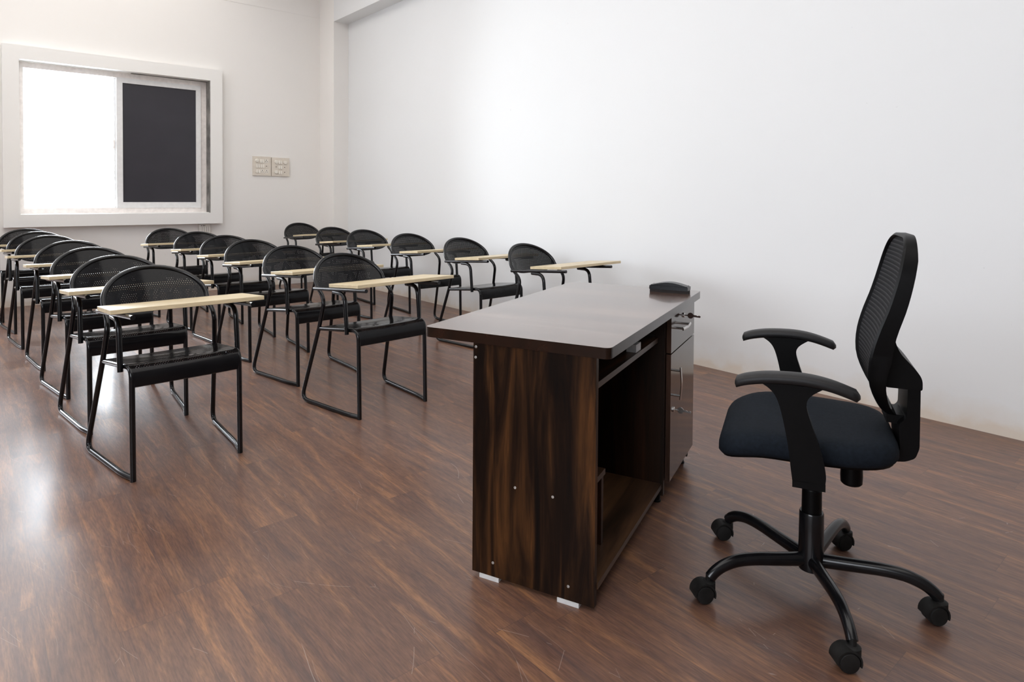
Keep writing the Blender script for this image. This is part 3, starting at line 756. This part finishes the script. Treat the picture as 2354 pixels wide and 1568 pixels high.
# armrests: a pad over a T-shaped post that tucks under the seat
for s in (-1, 1):
    bm = bmesh.new()
    prof = catmull([(0, -0.182, 0.672), (0, -0.150, 0.684), (0, -0.095, 0.694), (0, -0.015, 0.697), (0, 0.048, 0.688), (0, 0.110, 0.668)], 5)
    n = len(prof); rings = []
    for i, p in enumerate(prof):
        t = i / (n - 1); w = 0.030 * (1 - 0.28 * abs(2 * t - 1) ** 2.5); h = 0.0138
        endk = min(1, min(t, 1 - t) / 0.05 + 0.35)
        ring = []
        for q in range(16):
            a = 2 * PI * q / 16; cx, cz = math.cos(a), math.sin(a)
            px = math.copysign(abs(cx) ** 0.6, cx) * w * endk; pz = math.copysign(abs(cz) ** 0.75, cz) * h * endk
            ring.append(bm.verts.new((s * 0.294 + px, p.y, p.z + pz)))
        rings.append(ring)
    for A, B in zip(rings, rings[1:]):
        for q in range(16): bm.faces.new((A[q], A[(q + 1) % 16], B[(q + 1) % 16], B[q]))
    bm.faces.new(rings[0][::-1]); bm.faces.new(rings[-1])
    arm = obj('armrest', bm, M['arm_plastic'], OC, angle=60)
    if s < 0: arm.location = (0.0, -0.020, 0.0)
    bm = bmesh.new()   # profile in (y, z)
    A_ = [(-0.125, 0.684), (-0.098, 0.668), (-0.080, 0.645), (-0.066, 0.600), (-0.052, 0.530), (-0.044, 0.468), (-0.040, 0.440)]
    B_ = [(0.035, 0.440), (0.036, 0.470), (0.022, 0.530), (0.003, 0.585), (-0.010, 0.632), (-0.002, 0.658), (0.030, 0.682)]
    prism(bm, [tuple(v[:2]) for v in catmull([(a, b_, 0) for a, b_ in A_], 4)] + [tuple(v[:2]) for v in catmull([(a, b_, 0) for a, b_ in B_], 4)], s * 0.282, s * 0.308, 'x')
    post = obj('arm_post', bm, M['black_plastic'], arm, bevel=0.005, seg=3)
    bm = bmesh.new()
    box(bm, min(s * 0.07, s * 0.308), max(s * 0.07, s * 0.308), -0.040, 0.036, 0.424, 0.442)
    obj('arm_bracket', bm, M['black_plastic'], arm, bevel=0.006, seg=3)
# backrest: moulded rim, stretched mesh, and the upright that carries it
PF = [(0.575, 0.184), (0.607, 0.163), (0.660, 0.142), (0.705, 0.136), (0.757, 0.141), (0.814, 0.156), (0.876, 0.177), (0.949, 0.196), (1.013, 0.208), (1.062, 0.215)]
PFc = catmull([(z, y, 0) for z, y in PF], 8)
def yfront(z):
    for a, b_ in zip(PFc, PFc[1:]):
        if a.x <= z <= b_.x: return a.y + (b_.y - a.y) * (z - a.x) / max(1e-6, b_.x - a.x)
    return PFc[0].y if z < PFc[0].x else PFc[-1].y
def thick(z):   # depth of the rim, deeper low down where it meets the upright
    pts = [(0.57, 0.022), (0.62, 0.026), (0.67, 0.036), (0.74, 0.050), (0.80, 0.044), (0.90, 0.040), (1.00, 0.035), (1.06, 0.024)]
    for (a, p), (b_, q) in zip(pts, pts[1:]):
        if a <= z <= b_: return p + (q - p) * (z - a) / (b_ - a)
    return pts[0][1] if z < pts[0][0] else pts[-1][1]
ZB, ZT = 0.572, 1.060
def back_outline(inset):
    w = 0.205 - inset; zb = ZB + inset; zt = ZT - inset
    return round_poly([(-w * 0.80, zb), (w * 0.80, zb), (w, 0.80), (w * 0.93, zt), (-w * 0.93, zt), (-w, 0.80)], [0.13, 0.13, 0.25, 0.125 - inset * 0.5, 0.125 - inset * 0.5, 0.25], 10)
O0, O1 = back_outline(0.0), back_outline(0.013)
def curve_y(x): return 0.012 * (1 - (x / 0.205) ** 2)     # hollow across
bm = bmesh.new(); n = len(O0)
V = []
for (x, z), (xi, zi) in zip(O0, O1):
    yo = yfront(z) + curve_y(x); t_ = thick(z)
    yi = yfront(zi) + curve_y(xi)
    V.append([bm.verts.new(p) for p in ((x, yo + 0.004, z), (x, yo + t_, z), (xi, yi + t_ * 0.9, zi), (xi, yi + 0.006, zi), ((x + xi) / 2, (yo + yi) / 2 - 0.002, (z + zi) / 2))])
for i in range(n):
    A, B = V[i], V[(i + 1) % n]
    for a, b_ in ((0, 1), (1, 2), (2, 3), (3, 4), (4, 0)): bm.faces.new((A[a], B[a], B[b_], A[b_]))
rim = obj('backrest_frame', bm, M['black_plastic'], OC, angle=50)
bm = bmesh.new(); uvl = bm.loops.layers.uv.new('UVMap'); grid = []
Om = back_outline(0.010); zs_ = sorted(set(round(z, 4) for x, z in Om))
def halfw(z):
    best = 0
    for (x0, z0_), (x1, z1_) in zip(Om, Om[1:] + Om[:1]):
        if min(z0_, z1_) - 1e-9 <= z <= max(z0_, z1_) + 1e-9:
            t_ = 0 if abs(z1_ - z0_) < 1e-9 else (z - z0_) / (z1_ - z0_)
            best = max(best, abs(x0 + (x1 - x0) * t_))
    return best
zl = [Om_z for Om_z in [ZB + 0.0105 + (ZT - ZB - 0.021) * (0.5 - 0.5 * math.cos(PI * k / 40)) for k in range(41)]]
for z in zl:
    hw = halfw(z); row = []
    for i in range(17):
        x = -hw + 2 * hw * i / 16
        row.append(bm.verts.new((x, yfront(z) + curve_y(x) + 0.006, z)))
    grid.append(row)
for A, B in zip(grid, grid[1:]):
    for i in range(16):
        f = bm.faces.new((A[i], A[i + 1], B[i + 1], B[i]))
        for lp in f.loops: lp[uvl].uv = (lp.vert.co.x, lp.vert.co.z)
ms = obj('backrest_mesh', bm, M['mesh_fabric'], rim, angle=180); ms['label'] = 'ribbed black mesh'
# lower moulded wings running down to the upright, and the upright itself
bm = bmesh.new()
wing = [(0.185, 0.700), (0.193, 0.800), (0.203, 0.790), (0.216, 0.748), (0.250, 0.712), (0.271, 0.684), (0.271, 0.652), (0.186, 0.652)]
prism(bm, round_poly(wing, [0.01, 0.004, 0.02, 0.03, 0.02, 0.015, 0.006, 0.006], 5), -0.105, 0.105, 'x')
obj('upper_bracket', bm, M['black_plastic'], rim, bevel=0.006, seg=3)
bm = bmesh.new()
up = [(0.242, 0.690), (0.271, 0.680), (0.271, 0.490), (0.262, 0.462), (0.240, 0.450), (0.150, 0.436), (0.150, 0.456), (0.226, 0.476), (0.222, 0.550), (0.240, 0.566)]
prism(bm, round_poly(up, 0.008, 4), -0.080, 0.080, 'x')
upr = obj('back_upright', bm, M['black_plastic'], OC, bevel=0.008, seg=3)
bm = bmesh.new(); box(bm, -0.05, 0.05, 0.196, 0.245, 0.542, 0.566); obj('lower_bracket', bm, M['black_plastic'], upr, bevel=0.006, seg=3)

# ------------------------------------------------------------------ electrical fittings on the far wall
def plate(name, x0, x1, z0, z1, label):
    t = thing(name, label, 'switchboard', ((x0 + x1) / 2, YF, (z0 + z1) / 2), 0, 'switchboards on the far wall')
    w, h = (x1 - x0) / 2, (z1 - z0) / 2
    bm = bmesh.new(); box(bm, -w, w, -0.020, 0.0, -h, h); obj('plate', bm, M['switch_plate'], t, bevel=0.006, seg=2)
    return t, w, h
def switch_pair(t, cx, cz, n=2):
    for i in range(n):
        bm = bmesh.new(); x = cx + (i - (n - 1) / 2) * 0.026
        prism(bm, [(-0.020, cz - 0.022), (-0.031, cz - 0.022), (-0.023, cz + 0.022), (-0.020, cz + 0.022)], x - 0.0105, x + 0.0105, 'x')
        obj('switch', bm, M['switch_white'], t)
def socket(t, cx, cz):
    bm = bmesh.new()
    box(bm, cx - 0.024, cx + 0.024, -0.0225, -0.019, cz - 0.024, cz + 0.024)
    s = obj('socket', bm, M['switch_white'], t, bevel=0.002)
    for dx, dz, rr in ((0, 0.010, 0.0055), (-0.010, -0.008, 0.0045), (0.010, -0.008, 0.0045)):
        bm = bmesh.new(); lathe(bm, [(rr, 0.0), (rr, 0.0008)], 10, (cx + dx, -0.0226, cz + dz), MY); obj('socket_hole', bm, M['hole_dark'], s)
def knob(t, cx, cz):
    bm = bmesh.new(); lathe(bm, [(0.024, 0.0), (0.023, 0.012), (0.019, 0.016), (0.006, 0.017)], 20, (cx, -0.020, cz), MY); obj('regulator_knob', bm, M['switch_white'], t)
def dot(t, cx, cz):
    bm = bmesh.new(); lathe(bm, [(0.0055, 0.0), (0.0055, 0.002)], 10, (cx, -0.020, cz), MY); obj('indicator', bm, M['hole_dark'], t)
t, w, h = plate('switchboard', 2.773, 2.997, 1.403, 1.643, 'ivory switchboard nearer the window, with sockets along its bottom row')
knob(t, -0.062, 0.066); switch_pair(t, -0.002, 0.062); socket(t, 0.056, 0.066)
switch_pair(t, -0.052, 0.0); switch_pair(t, 0.004, 0.0); dot(t, 0.058, 0.0)
switch_pair(t, -0.050, -0.066); socket(t, 0.004, -0.066); socket(t, 0.058, -0.066)
t, w, h = plate('switchboard', 3.008, 3.237, 1.400, 1.637, 'ivory switchboard nearer the corner column, with round regulator knobs')
knob(t, -0.058, 0.062); switch_pair(t, -0.006, 0.060); knob(t, 0.058, 0.058)
dot(t, -0.058, 0.0); switch_pair(t, -0.006, -0.004); dot(t, 0.052, -0.004)
knob(t, -0.058, -0.066); switch_pair(t, -0.006, -0.070); dot(t, 0.052, -0.066)
t = thing('power_box', 'white electrical box on the wall below the window surround corner', 'electrical box', (2.200, YF, 0.735), 0)
bm = bmesh.new(); box(bm, -0.063, 0.063, -0.045, 0.003, -0.070, 0.070); obj('case', bm, M['box_plastic'], t, bevel=0.006)
bm = bmesh.new()
for i in range(4): box(bm, -0.040 + i * 0.022, -0.026 + i * 0.022, -0.0475, -0.044, -0.060, -0.040)
for x in (-0.030, -0.004, 0.024, 0.044): box(bm, x - 0.001, x + 0.001, -0.0465, -0.044, -0.020, 0.040)
for x in (-0.034, -0.014, 0.000): box(bm, x - 0.005, x + 0.005, -0.0465, -0.044, 0.048, 0.056)
obj('breaker_slots', bm, M['hole_dark'], t)

# ------------------------------------------------------------------ light
w = bpy.data.worlds.new('sky'); bpy.context.scene.world = w; w.use_nodes = True
bg = w.node_tree.nodes['Background']; bg.inputs['Color'].default_value = (0.86, 0.91, 1.0, 1); bg.inputs['Strength'].default_value = 7.0
def area(name, loc, rot, sx, sy, e, col=(1, 1, 1), portal=False, spread=180):
    l = bpy.data.lights.new(name, 'AREA'); l.shape = 'RECTANGLE'; l.size = sx; l.size_y = sy; l.energy = e; l.color = col
    l.spread = R(spread)
    if portal: l.cycles.is_portal = True
    o = bpy.data.objects.new(name, l); C.objects.link(o); o.location = loc; o.rotation_euler = rot
    return o
area('far_opening_lamp', (0.90, 8.44, 1.72), (R(-90), 0, 0), 0.85, 1.50, 125, (0.90, 0.94, 1.0))
area('far_opening_lamp', (-1.275, 8.44, 1.72), (R(-90), 0, 0), 1.60, 1.50, 120, (0.90, 0.94, 1.0))  # added lamp at the unseen second opening, strengthens the floor sheen
for i, (a, b_) in enumerate(LW):
    area('left_window_fill', (XL - 0.03, (a + b_) / 2, 1.75), (0, R(-90), 0), 1.5, 2.3, (42, 4)[i], (0.95, 0.97, 1.0))  # added fill at the unseen left windows, brightens the right wall
area('ceiling_fill', (0.3, 3.4, ZC - 0.05), (0, 0, 0), 4.4, 9.4, 205, (1.0, 0.965, 0.92))  # unseen soft fill below the ceiling, added to even out the walls

# ------------------------------------------------------------------ camera
cam = bpy.data.cameras.new('camera'); co = bpy.data.objects.new('camera', cam); C.objects.link(co)
F_, CY_, PITCH, ROLL, H_, YAW = 1478.5, 484.73, 0.0217, 0.0068, 1.1548, 0.7077
fw = Vector((math.sin(YAW) * math.cos(PITCH), math.cos(YAW) * math.cos(PITCH), -math.sin(PITCH)))
rt = Vector((math.cos(YAW), -math.sin(YAW), 0)); u_ = rt.cross(fw)
r2 = rt * math.cos(ROLL) + u_ * math.sin(ROLL); u2 = -rt * math.sin(ROLL) + u_ * math.cos(ROLL)
mw = Matrix((r2, u2, -fw)).transposed().to_4x4(); mw.translation = Vector((0, 0, H_)); co.matrix_world = mw
cam.sensor_width = 36; cam.lens = F_ * 36 / 2354; cam.shift_y = -(784 - CY_) / 2354; cam.clip_start = 0.05
sc = bpy.context.scene; sc.camera = co
sc.view_settings.view_transform = 'Standard'; sc.view_settings.look = 'None'; sc.view_settings.exposure = 0.0
sc.cycles.use_denoising = True
sc.cycles.max_bounces = 10; sc.cycles.diffuse_bounces = 6; sc.cycles.transparent_max_bounces = 24
sc.cycles.sample_clamp_indirect = 8.0
